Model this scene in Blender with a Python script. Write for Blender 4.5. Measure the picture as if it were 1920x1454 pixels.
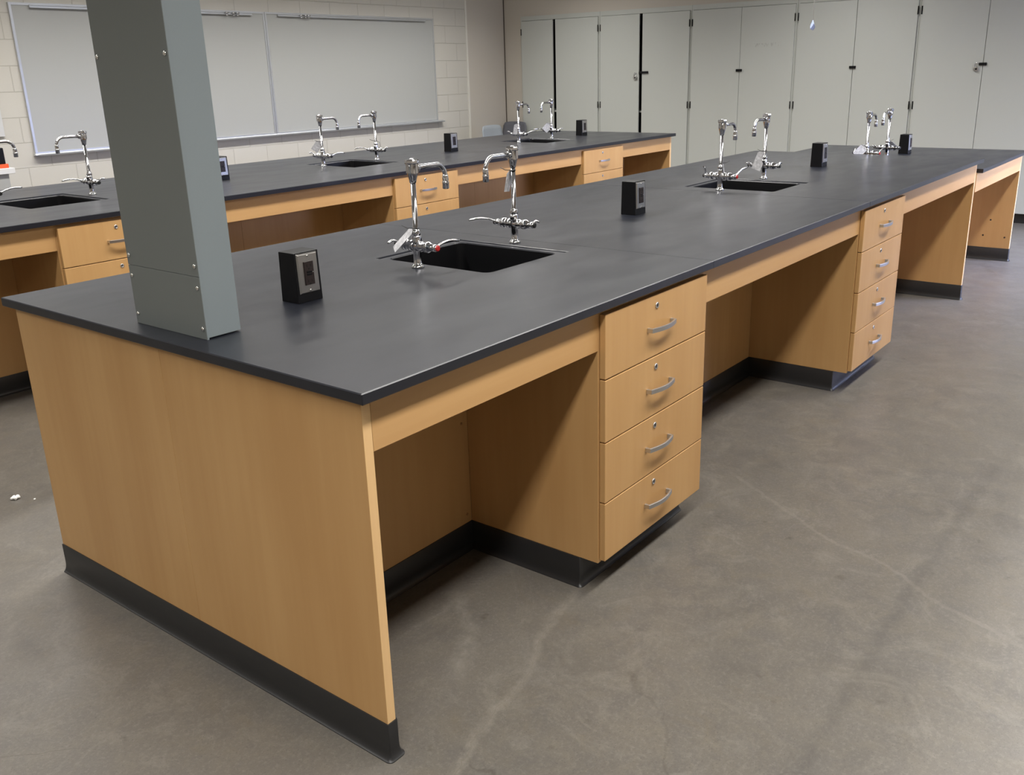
import bpy, bmesh, math, random
from mathutils import Vector, Matrix
random.seed(4)
for o in list(bpy.data.objects): bpy.data.objects.remove(o)
SC = bpy.context.scene
COL = SC.collection
rad = math.radians

# ---------------------------------------------------------------- camera
def make_camera():
    yaw, pitch, roll = rad(37.80417), rad(-18.11641), rad(-1.48359)
    f = Vector((math.cos(pitch)*math.cos(yaw), math.cos(pitch)*math.sin(yaw), math.sin(pitch)))
    r = Vector((math.sin(yaw), -math.cos(yaw), 0)); u = r.cross(f)
    r2 = r*math.cos(roll)+u*math.sin(roll); u2 = -r*math.sin(roll)+u*math.cos(roll)
    m = Matrix(((r2.x, u2.x, -f.x, -1.15531), (r2.y, u2.y, -f.y, -1.30769), (r2.z, u2.z, -f.z, 1.51528), (0, 0, 0, 1)))
    cd = bpy.data.cameras.new('camera'); co = bpy.data.objects.new('camera', cd); COL.objects.link(co)
    co.matrix_world = m
    cd.sensor_fit = 'HORIZONTAL'; cd.sensor_width = 36
    cd.lens = 1722.706/1920*36
    cd.shift_x = -25.31/1920; cd.shift_y = -31.76/1920
    cd.clip_start = .05; cd.clip_end = 100
    SC.camera = co
make_camera()

# ---------------------------------------------------------------- view and world
SC.view_settings.view_transform = 'Standard'
SC.view_settings.look = 'None'
SC.view_settings.gamma = 1
SC.view_settings.use_curve_mapping = False
SC.view_settings.exposure = 0.05
W = bpy.data.worlds.new('world'); SC.world = W; W.use_nodes = True
W.node_tree.nodes['Background'].inputs[0].default_value = (.55, .72, 1, 1)
W.node_tree.nodes['Background'].inputs[1].default_value = 1.0

CEIL = 2.92
ROWS = (-1.0, 2.0, 5.0)
FIX = [(x, y) for y in ROWS for x in (-2.4, -1.05, .3, 1.65, 3.0, 4.35, 5.7, 7.05) if not (x == -1.05 and y > 0)]
def area(name, loc, rot, sx, sy, power, col, spread=180):
    l = bpy.data.lights.new(name, 'AREA'); l.shape = 'RECTANGLE'; l.size = sx; l.size_y = sy
    l.energy = power; l.color = col; l.spread = rad(spread)
    o = bpy.data.objects.new(name, l); o.location = loc; o.rotation_euler = rot; COL.objects.link(o)
    return o
LAMP_W = 27.0
LAMP_C = (1.0, .97, .925)
# daylight coming in through the window in the right-hand wall
WIN = (5.9, 8.5, .9, 2.3)   # x0, x1, z0, z1
WY = -3.3
dl = area('window_daylight', ((WIN[0]+WIN[1])/2, WY-.10, (WIN[2]+WIN[3])/2), (rad(52), 0, rad(18)), WIN[1]-WIN[0], WIN[3]-WIN[2]-.3, 235, (.50, .58, 1.0), 76)

# ---------------------------------------------------------------- materials
def mat(name, col, rough=.5, metal=0, spec=.5, noise=None, bump=None, coat=0, alpha=None, ior=None):
    m = bpy.data.materials.new(name); m.use_nodes = True
    nt = m.node_tree; b = nt.nodes['Principled BSDF']
    b.inputs['Base Color'].default_value = (*col, 1); b.inputs['Roughness'].default_value = rough
    b.inputs['Metallic'].default_value = metal; b.inputs['Specular IOR Level'].default_value = spec
    if ior: b.inputs['IOR'].default_value = ior
    if coat: b.inputs['Coat Weight'].default_value = coat; b.inputs['Coat Roughness'].default_value = .25
    tc = nt.nodes.new('ShaderNodeTexCoord')
    if noise:   # (scale xyz, col2, detail, rough amp)
        mp = nt.nodes.new('ShaderNodeMapping'); mp.inputs['Scale'].default_value = noise[0]
        n = nt.nodes.new('ShaderNodeTexNoise'); n.inputs['Scale'].default_value = 1; n.inputs['Detail'].default_value = noise[2]
        mx = nt.nodes.new('ShaderNodeMix'); mx.data_type = 'RGBA'
        mx.inputs[6].default_value = (*col, 1); mx.inputs[7].default_value = (*noise[1], 1)
        r = nt.nodes.new('ShaderNodeMapRange'); r.inputs[1].default_value = .35; r.inputs[2].default_value = .65
        L = nt.links.new
        L(tc.outputs['Object'], mp.inputs[0]); L(mp.outputs[0], n.inputs['Vector']); L(n.outputs['Fac'], r.inputs[0])
        L(r.outputs[0], mx.inputs[0]); L(mx.outputs[2], b.inputs['Base Color'])
    if bump:    # (scale, strength)
        n2 = nt.nodes.new('ShaderNodeTexNoise'); n2.inputs['Scale'].default_value = bump[0]; n2.inputs['Detail'].default_value = 4
        bp = nt.nodes.new('ShaderNodeBump'); bp.inputs['Strength'].default_value = bump[1]; bp.inputs['Distance'].default_value = .002
        nt.links.new(tc.outputs['Object'], n2.inputs['Vector']); nt.links.new(n2.outputs['Fac'], bp.inputs['Height'])
        nt.links.new(bp.outputs[0], b.inputs['Normal'])
    return m

def wood_mat(name, c1, c2, axis='z'):
    """pale maple veneer: fine long streaks plus soft cloudy figure"""
    m = bpy.data.materials.new(name); m.use_nodes = True
    nt = m.node_tree; b = nt.nodes['Principled BSDF']; L = nt.links.new
    tc = nt.nodes.new('ShaderNodeTexCoord')
    mp = nt.nodes.new('ShaderNodeMapping')
    mp.inputs['Scale'].default_value = {'z': (38, 38, 1.6), 'x': (1.6, 38, 38)}[axis]
    n1 = nt.nodes.new('ShaderNodeTexNoise'); n1.inputs['Scale'].default_value = 1; n1.inputs['Detail'].default_value = 5; n1.inputs['Roughness'].default_value = .6
    mp2 = nt.nodes.new('ShaderNodeMapping')
    mp2.inputs['Scale'].default_value = {'z': (5, 5, 1.1), 'x': (1.1, 5, 5)}[axis]
    n2 = nt.nodes.new('ShaderNodeTexNoise'); n2.inputs['Scale'].default_value = 1; n2.inputs['Detail'].default_value = 3
    a = nt.nodes.new('ShaderNodeMath'); a.operation = 'MULTIPLY'; a.inputs[1].default_value = .28
    s = nt.nodes.new('ShaderNodeMath'); s.operation = 'MULTIPLY_ADD'; s.inputs[1].default_value = .72
    r = nt.nodes.new('ShaderNodeMapRange'); r.inputs[1].default_value = .38; r.inputs[2].default_value = .62
    mx = nt.nodes.new('ShaderNodeMix'); mx.data_type = 'RGBA'; mx.inputs[6].default_value = (*c1, 1); mx.inputs[7].default_value = (*c2, 1)
    L(tc.outputs['Object'], mp.inputs[0]); L(mp.outputs[0], n1.inputs['Vector'])
    L(tc.outputs['Object'], mp2.inputs[0]); L(mp2.outputs[0], n2.inputs['Vector'])
    L(n1.outputs['Fac'], a.inputs[0]); L(n2.outputs['Fac'], s.inputs[0]); L(a.outputs[0], s.inputs[2])
    L(s.outputs[0], r.inputs[0]); L(r.outputs[0], mx.inputs[0]); L(mx.outputs[2], b.inputs['Base Color'])
    b.inputs['Roughness'].default_value = .42; b.inputs['Specular IOR Level'].default_value = .4
    return m

M = {}
M['wood'] = wood_mat('maple_veneer', (.56, .335, .140), (.50, .285, .112))
M['woodx'] = wood_mat('maple_veneer_horizontal', (.57, .34, .145), (.51, .29, .115), 'x')
M['edge'] = wood_mat('maple_edge_pale', (.80, .53, .26), (.74, .48, .23))  # paler maple tone for the front-facing edges of the end panels
M['epoxy'] = mat('black_epoxy', (.010, .0115, .018), .31, 0, .5, noise=((3, 9, 3), (.014, .016, .023), 4), ior=1.55)
def smear(m, lo, hi):
    nt = m.node_tree; b = nt.nodes['Principled BSDF']; tc = nt.nodes.new('ShaderNodeTexCoord')
    mp = nt.nodes.new('ShaderNodeMapping'); mp.inputs['Scale'].default_value = (2.2, 6, 2); mp.inputs['Rotation'].default_value = (0, 0, .5)
    n = nt.nodes.new('ShaderNodeTexNoise'); n.inputs['Scale'].default_value = 1.3; n.inputs['Detail'].default_value = 2.5
    r = nt.nodes.new('ShaderNodeMapRange'); r.inputs[1].default_value = .35; r.inputs[2].default_value = .65; r.inputs[3].default_value = lo; r.inputs[4].default_value = hi
    nt.links.new(tc.outputs['Object'], mp.inputs[0]); nt.links.new(mp.outputs[0], n.inputs['Vector']); nt.links.new(n.outputs['Fac'], r.inputs[0]); nt.links.new(r.outputs[0], b.inputs['Roughness'])
smear(M['epoxy'], .285, .335)
M['basin'] = mat('black_sink_resin', (.006, .006, .007), .35, 0, .35)
M['rubber'] = mat('black_rubber_base', (.018, .018, .019), .38, 0, .5, bump=(30, .05))
M['chrome'] = mat('chrome', (.62, .62, .64), .09, 1)
M['steel'] = mat('brushed_steel', (.50, .49, .47), .33, 1)
M['pull'] = mat('satin_nickel', (.62, .62, .63), .34, 1)
M['black'] = mat('black_enamel', (.005, .005, .006), .4, 0, .25)
M['outlet'] = mat('dark_brown_plastic', (.018, .011, .010), .4)
M['slot'] = mat('slot_black', (.002, .002, .002), .6)
M['grey'] = mat('grey_enamel', (.22, .255, .27), .38, 0, .5, bump=(160, .06))
M['greydk'] = mat('grey_enamel_cover', (.17, .188, .185), .38, 0, .5, bump=(160, .06))
M['screw'] = mat('zinc_screw', (.80, .80, .78), .2, 1)
M['copperscrew'] = mat('brass_screw', (.45, .27, .13), .35, 1)
M['red'] = mat('red_index', (.45, .02, .02), .3)
M['tag'] = mat('tag_card', (.60, .60, .62), .6, noise=((90, 90, 90), (.38, .38, .40), 3))
M['ink'] = mat('tag_pen_marks', (.10, .10, .12), .7)
M['tie'] = mat('black_nylon', (.01, .01, .01), .4)
M['cab'] = mat('painted_cabinet', (.54, .56, .53), .42, 0, .4)
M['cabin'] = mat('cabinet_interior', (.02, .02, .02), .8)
M['drywall'] = mat('beige_paint', (.58, .54, .48), .8, 0, .2, bump=(60, .15))
M['trimw'] = mat('pale_trim', (.74, .72, .66), .5)
M['white'] = mat('whiteboard_surface', (.44, .45, .44), .3, 0, .45)
M['alu'] = mat('satin_aluminium', (.66, .68, .71), .35, .75)
M['tack'] = mat('pale_grey_board', (.62, .63, .64), .6)
M['ceil'] = mat('ceiling_tile', (.70, .69, .67), .9, 0, .1, bump=(220, .4))
M['lampframe'] = mat('lamp_frame', (.75, .75, .75), .5)
M['chair'] = mat('grey_blue_plastic', (.30, .33, .36), .42)
M['chairdk'] = mat('dark_grey_plastic', (.13, .135, .16), .45)
M['cartw'] = mat('cart_top_white', (.70, .70, .70), .4)
M['cartg'] = mat('cart_side_grey', (.38, .385, .38), .5)
M['orange'] = mat('orange_plastic', (.80, .11, .03), .4)
M['blue'] = mat('pale_blue_plastic', (.42, .50, .78), .2, 0, .6)
M['hinge'] = mat('black_hinge', (.004, .004, .004), .75, 0, .1)
M['string'] = mat('white_string', (.72, .72, .68), .7)
M['foam'] = mat('white_foam', (.86, .86, .82), .8)
M['glass'] = mat('window_glass', (1, 1, 1), .02)
M['glass'].node_tree.nodes['Principled BSDF'].inputs['Transmission Weight'].default_value = 1
M['glass'].node_tree.nodes['Principled BSDF'].inputs['IOR'].default_value = 1.0
em = mat('lamp_diffuser', (.9, .9, .88), .5)
em.node_tree.nodes['Principled BSDF'].inputs['Emission Color'].default_value = (*LAMP_C, 1)
em.node_tree.nodes['Principled BSDF'].inputs['Emission Strength'].default_value = 5.0
M['diffuser'] = em

def block_wall_mat():
    """painted concrete block: recessed mortar lines in running bond (wall plane XZ)"""
    m = mat('painted_block', (.60, .58, .53), .55, 0, .35)
    nt = m.node_tree; L = nt.links.new; b = nt.nodes['Principled BSDF']
    tc = nt.nodes.new('ShaderNodeTexCoord'); sp = nt.nodes.new('ShaderNodeSeparateXYZ'); cb = nt.nodes.new('ShaderNodeCombineXYZ')
    ax = nt.nodes.new('ShaderNodeMath'); ax.operation = 'ADD'; ax.inputs[1].default_value = 4.07
    az = nt.nodes.new('ShaderNodeMath'); az.operation = 'ADD'; az.inputs[1].default_value = .132
    L(tc.outputs['Object'], sp.inputs[0]); L(sp.outputs[0], ax.inputs[0]); L(sp.outputs[2], az.inputs[0])
    L(ax.outputs[0], cb.inputs[0]); L(az.outputs[0], cb.inputs[1])
    br = nt.nodes.new('ShaderNodeTexBrick')
    br.inputs['Scale'].default_value = 1; br.inputs['Brick Width'].default_value = .395; br.inputs['Row Height'].default_value = .1975
    br.inputs['Mortar Size'].default_value = .004; br.inputs['Mortar Smooth'].default_value = .35
    br.inputs['Color1'].default_value = (.60, .58, .53, 1); br.inputs['Color2'].default_value = (.59, .57, .52, 1); br.inputs['Mortar'].default_value = (.52, .50, .45, 1)
    L(cb.outputs[0], br.inputs['Vector']); L(br.outputs['Color'], b.inputs['Base Color'])
    n = nt.nodes.new('ShaderNodeTexNoise'); n.inputs['Scale'].default_value = 90; n.inputs['Detail'].default_value = 4
    L(tc.outputs['Object'], n.inputs['Vector'])
    b1 = nt.nodes.new('ShaderNodeBump'); b1.invert = True; b1.inputs['Strength'].default_value = .8; b1.inputs['Distance'].default_value = .005
    b2 = nt.nodes.new('ShaderNodeBump'); b2.inputs['Strength'].default_value = .18; b2.inputs['Distance'].default_value = .002
    L(br.outputs['Fac'], b1.inputs['Height']); L(n.outputs['Fac'], b2.inputs['Height']); L(b1.outputs[0], b2.inputs['Normal']); L(b2.outputs[0], b.inputs['Normal'])
    return m
M['block'] = block_wall_mat()

def concrete_mat():
    m = mat('polished_concrete', (.15, .14, .12), .4, 0, .33)
    nt = m.node_tree; L = nt.links.new; b = nt.nodes['Principled BSDF']
    tc = nt.nodes.new('ShaderNodeTexCoord')
    def noise(sc, det, ro=.55, dist=0):
        n = nt.nodes.new('ShaderNodeTexNoise'); n.inputs['Scale'].default_value = sc; n.inputs['Detail'].default_value = det
        n.inputs['Roughness'].default_value = ro; n.inputs['Distortion'].default_value = dist
        L(tc.outputs['Object'], n.inputs['Vector']); return n.outputs['Fac']
    def rng(s, a, c, lo=0, hi=1):
        r = nt.nodes.new('ShaderNodeMapRange'); r.inputs[1].default_value = a; r.inputs[2].default_value = c
        r.inputs[3].default_value = lo; r.inputs[4].default_value = hi; L(s, r.inputs[0]); return r.outputs[0]
    def mix(f, c1, c2, mode='MIX'):
        x = nt.nodes.new('ShaderNodeMix'); x.data_type = 'RGBA'; x.blend_type = mode
        if isinstance(f, float): x.inputs[0].default_value = f
        else: L(f, x.inputs[0])
        for i, c in ((6, c1), (7, c2)):
            if isinstance(c, tuple): x.inputs[i].default_value = (*c, 1)
            else: L(c, x.inputs[i])
        return x.outputs[2]
    base = mix(rng(noise(1.3, 6, .6, .4), .35, .65), (0.132, 0.120, 0.104), (0.108, 0.100, 0.091))
    mott = mix(rng(noise(9, 8, .7, .8), .4, .62), base, (0.142, 0.128, 0.106))
    pat = rng(noise(3.0, 9, .7, 1.2), .56, .70, 0, .6)
    mott = mix(pat, mott, (0.158, 0.147, 0.130))
    fine = rng(noise(42, 7, .75, .5), .38, .62, 0, .4)
    mott = mix(fine, mott, (.108, .098, .086))
    fin2 = rng(noise(85, 6, .8), .50, .64, 0, .42)
    mott = mix(fin2, mott, (.205, .190, .168))
    veil = rng(noise(4.5, 12, .78, 1.6), .52, .66, 0, .42)      # pale worn swirls
    mott = mix(veil, mott, (.215, .200, .172))
    dirt = rng(noise(2.6, 10, .72, 1.0), .54, .70, 0, .40)      # darker traffic stains
    mott = mix(dirt, mott, (.082, .074, .066))
    brn = rng(noise(7.5, 8, .7, .8), .56, .70, 0, .35)
    mott = mix(brn, mott, (.135, .112, .078))
    spk = rng(noise(230, 2), .60, .70, 0, .5)
    mott = mix(spk, mott, (0.059, 0.055, 0.048))
    spl = rng(noise(160, 3), .66, .74, 0, .35)
    mott = mix(spl, mott, (0.216, 0.204, 0.185))
    # small dark blotches
    bl = rng(noise(14, 3, .5), .68, .76, 0, .45)
    mott = mix(bl, mott, (0.055, 0.047, 0.035))
    # hairline cracks: distorted voronoi edges, faded by a mask
    nv = nt.nodes.new('ShaderNodeTexNoise'); nv.inputs['Scale'].default_value = 2.2; nv.inputs['Detail'].default_value = 6
    L(tc.outputs['Object'], nv.inputs['Vector'])
    va = nt.nodes.new('ShaderNodeVectorMath'); va.operation = 'SCALE'; va.inputs['Scale'].default_value = .45
    L(nv.outputs['Color'], va.inputs[0])
    vb = nt.nodes.new('ShaderNodeVectorMath'); vb.operation = 'ADD'; L(tc.outputs['Object'], vb.inputs[0]); L(va.outputs[0], vb.inputs[1])
    vo = nt.nodes.new('ShaderNodeTexVoronoi'); vo.feature = 'DISTANCE_TO_EDGE'; vo.inputs['Scale'].default_value = .62
    L(vb.outputs[0], vo.inputs['Vector'])
    line = rng(vo.outputs['Distance'], 0, .0035, 1, 0)
    mask = rng(noise(.9, 2), .5, .62, 0, .55)
    mm = nt.nodes.new('ShaderNodeMath'); mm.operation = 'MULTIPLY'; L(line, mm.inputs[0]); L(mask, mm.inputs[1])
    mott = mix(mm.outputs[0], mott, (0.067, 0.059, 0.047))
    # individual marks on the slab: each follows a measured line, wobbled by noise
    sep = nt.nodes.new('ShaderNodeSeparateXYZ'); L(tc.outputs['Object'], sep.inputs[0])
    wob = noise(14, 6, .7); wob2 = noise(30, 5, .7)
    def math_(op, a, c=None):
        m_ = nt.nodes.new('ShaderNodeMath'); m_.operation = op
        for i, q in enumerate((a, c)):
            if q is None: continue
            if isinstance(q, (int, float)): m_.inputs[i].default_value = q
            else: L(q, m_.inputs[i])
        return m_.outputs[0]
    def mark(pts, ax, width, amt, wobble, col, brk=.0):
        pts = sorted(pts); a0, a1 = pts[0][0], pts[-1][0]
        lo = min(p[1] for p in pts)-.05; hi = max(p[1] for p in pts)+.05
        along, across = (sep.outputs[0], sep.outputs[1]) if ax == 'x' else (sep.outputs[1], sep.outputs[0])
        t = rng(along, a0, a1)
        fc = nt.nodes.new('ShaderNodeFloatCurve'); cv = fc.mapping.curves[0]
        P_ = [((p[0]-a0)/(a1-a0), (p[1]-lo)/(hi-lo)) for p in pts]
        cv.points[0].location = P_[0]; cv.points[1].location = P_[-1]
        for p in P_[1:-1]: cv.points.new(*p)
        fc.mapping.update(); L(t, fc.inputs['Value'])
        y = math_('ADD', math_('MULTIPLY', fc.outputs[0], hi-lo), lo)
        y = math_('ADD', y, math_('MULTIPLY', math_('SUBTRACT', wob, .5), wobble))
        d = math_('ABSOLUTE', math_('SUBTRACT', across, y))
        f = rng(d, 0, width, 1, 0)
        ends = math_('MULTIPLY', rng(along, a0, a0+.08), rng(along, a1-.08, a1, 1, 0))
        f = math_('MULTIPLY', math_('MULTIPLY', f, ends), math_('MULTIPLY', rng(wob2, .3, .6, brk, 1), amt))
        return mix(f, mott, col)
    cA = [(.95, .10), (.882, .089), (.654, .044), (.535, -.004), (.437, -.045), (.326, -.054), (.219, -.074), (.121, -.108), (.0, -.13)]
    mott = mark(cA, 'x', .020, .46, .07, (.25, .23, .195), .05)
    mott = mark(cA, 'x', .0022, .5, .05, (.10, .085, .065), .0)
    cB = [(-1.1, 1.30), (-.983, 1.36), (-.804, 1.43), (-.684, 1.518), (-.587, 1.569), (-.413, 1.619), (-.29, 1.697), (.111, 1.942)]
    mott = mark(cB, 'y', .012, .40, .05, (.25, .23, .20), .2)
    mott = mark(cB, 'y', .0022, .45, .05, (.09, .078, .06), .0)
    mott = mark([(.45, -.752), (1.2, -.735), (2.6, -.742)], 'x', .035, .40, .03, (.062, .056, .052), .2)
    mott = mark([(-.60, .86), (-.516, .793), (-.466, .739), (-.389, .663), (-.33, .55)], 'x', .003, .7, .03, (.07, .06, .045), .3)
    mott = mark([(.30, .10), (.432, .16), (.52, .22), (.64, .37), (.72, .42)], 'x', .05, .42, .10, (.25, .235, .205), .0)
    L(mott, b.inputs['Base Color'])
    L(rng(noise(5, 5), .3, .7, .30, .42), b.inputs['Roughness'])
    bp = nt.nodes.new('ShaderNodeBump'); bp.inputs['Strength'].default_value = .08; bp.inputs['Distance'].default_value = .002
    L(noise(60, 5), bp.inputs['Height']); L(bp.outputs[0], b.inputs['Normal'])
    return m
M['floor'] = concrete_mat()

def smudge_door_mat():
    """painted door with the faint rubbed-out remains of marker at eye height"""
    m = mat('painted_cabinet_smudged', (.54, .56, .53), .42, 0, .4)
    nt = m.node_tree; L = nt.links.new; b = nt.nodes['Principled BSDF']
    tc = nt.nodes.new('ShaderNodeTexCoord'); sp = nt.nodes.new('ShaderNodeSeparateXYZ'); L(tc.outputs['Object'], sp.inputs[0])
    def band(s, c, w):
        a = nt.nodes.new('ShaderNodeMath'); a.operation = 'SUBTRACT'; a.inputs[1].default_value = c; L(s, a.inputs[0])
        d = nt.nodes.new('ShaderNodeMath'); d.operation = 'ABSOLUTE'; L(a.outputs[0], d.inputs[0])
        r = nt.nodes.new('ShaderNodeMapRange'); r.inputs[1].default_value = w*.6; r.inputs[2].default_value = w; r.inputs[3].default_value = 1; r.inputs[4].default_value = 0
        L(d.outputs[0], r.inputs[0]); return r.outputs[0]
    mp = nt.nodes.new('ShaderNodeMapping'); mp.inputs['Scale'].default_value = (1, 45, 22); L(tc.outputs['Object'], mp.inputs[0])
    n = nt.nodes.new('ShaderNodeTexNoise'); n.inputs['Scale'].default_value = 1; n.inputs['Detail'].default_value = 3; L(mp.outputs[0], n.inputs['Vector'])
    r = nt.nodes.new('ShaderNodeMapRange'); r.inputs[1].default_value = .47; r.inputs[2].default_value = .62; r.inputs[4].default_value = .5; L(n.outputs['Fac'], r.inputs[0])
    m1 = nt.nodes.new('ShaderNodeMath'); m1.operation = 'MULTIPLY'; L(band(sp.outputs[1], -.282, .19), m1.inputs[0]); L(band(sp.outputs[2], 1.71, .022), m1.inputs[1])
    m2 = nt.nodes.new('ShaderNodeMath'); m2.operation = 'MULTIPLY'; L(m1.outputs[0], m2.inputs[0]); L(r.outputs[0], m2.inputs[1])
    x = nt.nodes.new('ShaderNodeMix'); x.data_type = 'RGBA'; x.inputs[6].default_value = (.54, .56, .53, 1); x.inputs[7].default_value = (.30, .30, .29, 1)
    L(m2.outputs[0], x.inputs[0]); L(x.outputs[2], b.inputs['Base Color'])
    return m
M['smudge'] = smudge_door_mat()

# ---------------------------------------------------------------- mesh helpers
def box(bm, x0, x1, y0, y1, z0, z1):
    v = [bm.verts.new((x, y, z)) for z in (z0, z1) for y in (y0, y1) for x in (x0, x1)]
    for f in ((0, 2, 3, 1), (4, 5, 7, 6), (0, 1, 5, 4), (2, 6, 7, 3), (0, 4, 6, 2), (1, 3, 7, 5)):
        bm.faces.new([v[i] for i in f])
def lathe(bm, prof, seg=24, mtx=None, smooth=True):
    rings = []
    for r, z in prof:
        ring = []
        for i in range(seg):
            a = 2*math.pi*i/seg; p = Vector((r*math.cos(a), r*math.sin(a), z))
            ring.append(bm.verts.new(mtx @ p if mtx else p))
        rings.append(ring)
    for a, b in zip(rings, rings[1:]):
        for i in range(seg):
            f = bm.faces.new((a[i], a[(i+1) % seg], b[(i+1) % seg], b[i])); f.smooth = smooth
    bm.faces.new(list(reversed(rings[0]))); bm.faces.new(rings[-1])
def axis_mtx(p, d):
    q = Vector(d).normalized().to_track_quat('Z', 'Y')
    return Matrix.Translation(Vector(p)) @ q.to_matrix().to_4x4()
def tube(bm, pts, rs, seg=16, flat=1.0):
    """tube through pts with per-point radius; flat squashes one axis"""
    pts = [Vector(p) for p in pts]
    if not hasattr(rs, '__len__'): rs = [rs]*len(pts)
    rings = []; prev = None
    for i, p in enumerate(pts):
        d = (pts[min(i+1, len(pts)-1)]-pts[max(i-1, 0)]).normalized()
        if prev is None:
            a = Vector((0, 0, 1)) if abs(d.z) < .9 else Vector((1, 0, 0))
            n = (a-d*a.dot(d)).normalized()
        else: n = (prev-d*prev.dot(d)).normalized()
        prev = n; b = d.cross(n)
        rings.append([bm.verts.new(p+(n*math.cos(2*math.pi*k/seg)*flat+b*math.sin(2*math.pi*k/seg))*rs[i]) for k in range(seg)])
    for a, b in zip(rings, rings[1:]):
        for k in range(seg):
            f = bm.faces.new((a[k], a[(k+1) % seg], b[(k+1) % seg], b[k])); f.smooth = True
    bm.faces.new(list(reversed(rings[0]))); bm.faces.new(rings[-1])
def prism(bm, poly, z0, z1, mtx=None):
    T = (lambda p: mtx @ Vector(p)) if mtx else Vector
    a = [bm.verts.new(T((x, y, z0))) for x, y in poly]; b = [bm.verts.new(T((x, y, z1))) for x, y in poly]
    n = len(poly)
    for i in range(n): bm.faces.new((a[i], a[(i+1) % n], b[(i+1) % n], b[i]))
    bm.faces.new(list(reversed(a))); bm.faces.new(b)
def ob(name, bm, m, parent=None, bevel=0, seg=2, ang=35):
    bmesh.ops.recalc_face_normals(bm, faces=bm.faces)
    me = bpy.data.meshes.new(name); bm.to_mesh(me); bm.free(); me.materials.append(M[m] if isinstance(m, str) else m)
    o = bpy.data.objects.new(name, me); COL.objects.link(o)
    if parent: o.parent = parent
    if bevel:
        b = o.modifiers.new('bevel', 'BEVEL'); b.width = bevel; b.segments = seg; b.limit_method = 'ANGLE'; b.angle_limit = rad(ang)
    return o
def bx(name, m, x0, x1, y0, y1, z0, z1, parent=None, bevel=0):
    bm = bmesh.new(); box(bm, x0, x1, y0, y1, z0, z1); return ob(name, bm, m, parent, bevel)
def tag(o, label=None, cat=None, group=None, kind=None):
    if label: o['label'] = label
    if cat: o['category'] = cat
    if group: o['group'] = group
    if kind: o['kind'] = kind
    return o
def thing(name, loc, label, cat, group=None, rz=0):
    o = bpy.data.objects.new(name, None); o.empty_display_size = .05; o.location = loc; o.rotation_euler = (0, 0, rz); COL.objects.link(o)
    return tag(o, label, cat, group)
def dup(src, loc, label, group=None, rz=None):
    r = src.copy(); COL.objects.link(r); r.location = loc
    if rz is not None: r.rotation_euler = (0, 0, rz)
    r['label'] = label
    if group: r['group'] = group
    for ch in src.children:
        c = ch.copy(); COL.objects.link(c); c.parent = r
        for g in ch.children:
            d = g.copy(); COL.objects.link(d); d.parent = c
    return r
def struct(name, m, *b): return tag(bx(name, m, *b), kind='structure')

# ---------------------------------------------------------------- room shell
RX0, RX1, RY0, RY1 = -4.2, 8.72, WY, 6.56
struct('floor', 'floor', RX0, RX1+.6, RY0-.2, RY1+.2, -.1, 0)
struct('ceiling', 'ceil', RX0, RX1, RY0, RY1, CEIL, CEIL+.1)
struct('wall_left', 'block', RX0, 7.965, RY1, RY1+.2, 0, CEIL)
struct('wall_left_end', 'drywall', 7.965, RX1, RY1, RY1+.2, 0, CEIL)
struct('wall_near', 'drywall', RX0-.2, RX0, RY0, RY1, 0, CEIL)
# far wall with the recess the cupboards stand in
bm = bmesh.new()
box(bm, RX1, RX1+.6, 6.275, RY1+.2, 0, CEIL); box(bm, RX1, RX1+.6, RY0, 6.275, 2.157, CEIL)
box(bm, RX1+.58, RX1+.6, RY0, 6.275, 0, 2.157)
tag(ob('wall_far', bm, 'drywall'), kind='structure')
bm = bmesh.new()
box(bm, RX0, WIN[0], RY0-.2, RY0, 0, CEIL); box(bm, WIN[1], RX1, RY0-.2, RY0, 0, CEIL)
box(bm, WIN[0], WIN[1], RY0-.2, RY0, 0, WIN[2]); box(bm, WIN[0], WIN[1], RY0-.2, RY0, WIN[3], CEIL)
tag(ob('wall_right', bm, 'drywall'), kind='structure')
bm = bmesh.new()
for x in (WIN[0], (WIN[0]+WIN[1])/2-.025, WIN[1]-.05): box(bm, x, x+.05, RY0-.19, RY0-.15, WIN[2], WIN[3])
for z in (WIN[2], WIN[3]-.05): box(bm, WIN[0]+.05, WIN[1]-.05, RY0-.19, RY0-.15, z, z+.05)
wf = tag(ob('window_1', bm, 'alu'), kind='structure')
bx('pane', 'glass', WIN[0]+.04, WIN[1]-.04, RY0-.173, RY0-.167, WIN[2]+.04, WIN[3]-.04, wf)
struct('trim_1', 'trimw', 7.955, 7.985, RY1-.008, RY1, 0, CEIL)
struct('trim_2', mat('dark_joint', (.09, .075, .06), .8), RX1-.010, RX1-.002, RY1-.010, RY1-.002, 0, CEIL)
struct('baseboard_left', 'rubber', RX0, RX1-.02, RY1-.006, RY1, 0, .1)

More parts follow.
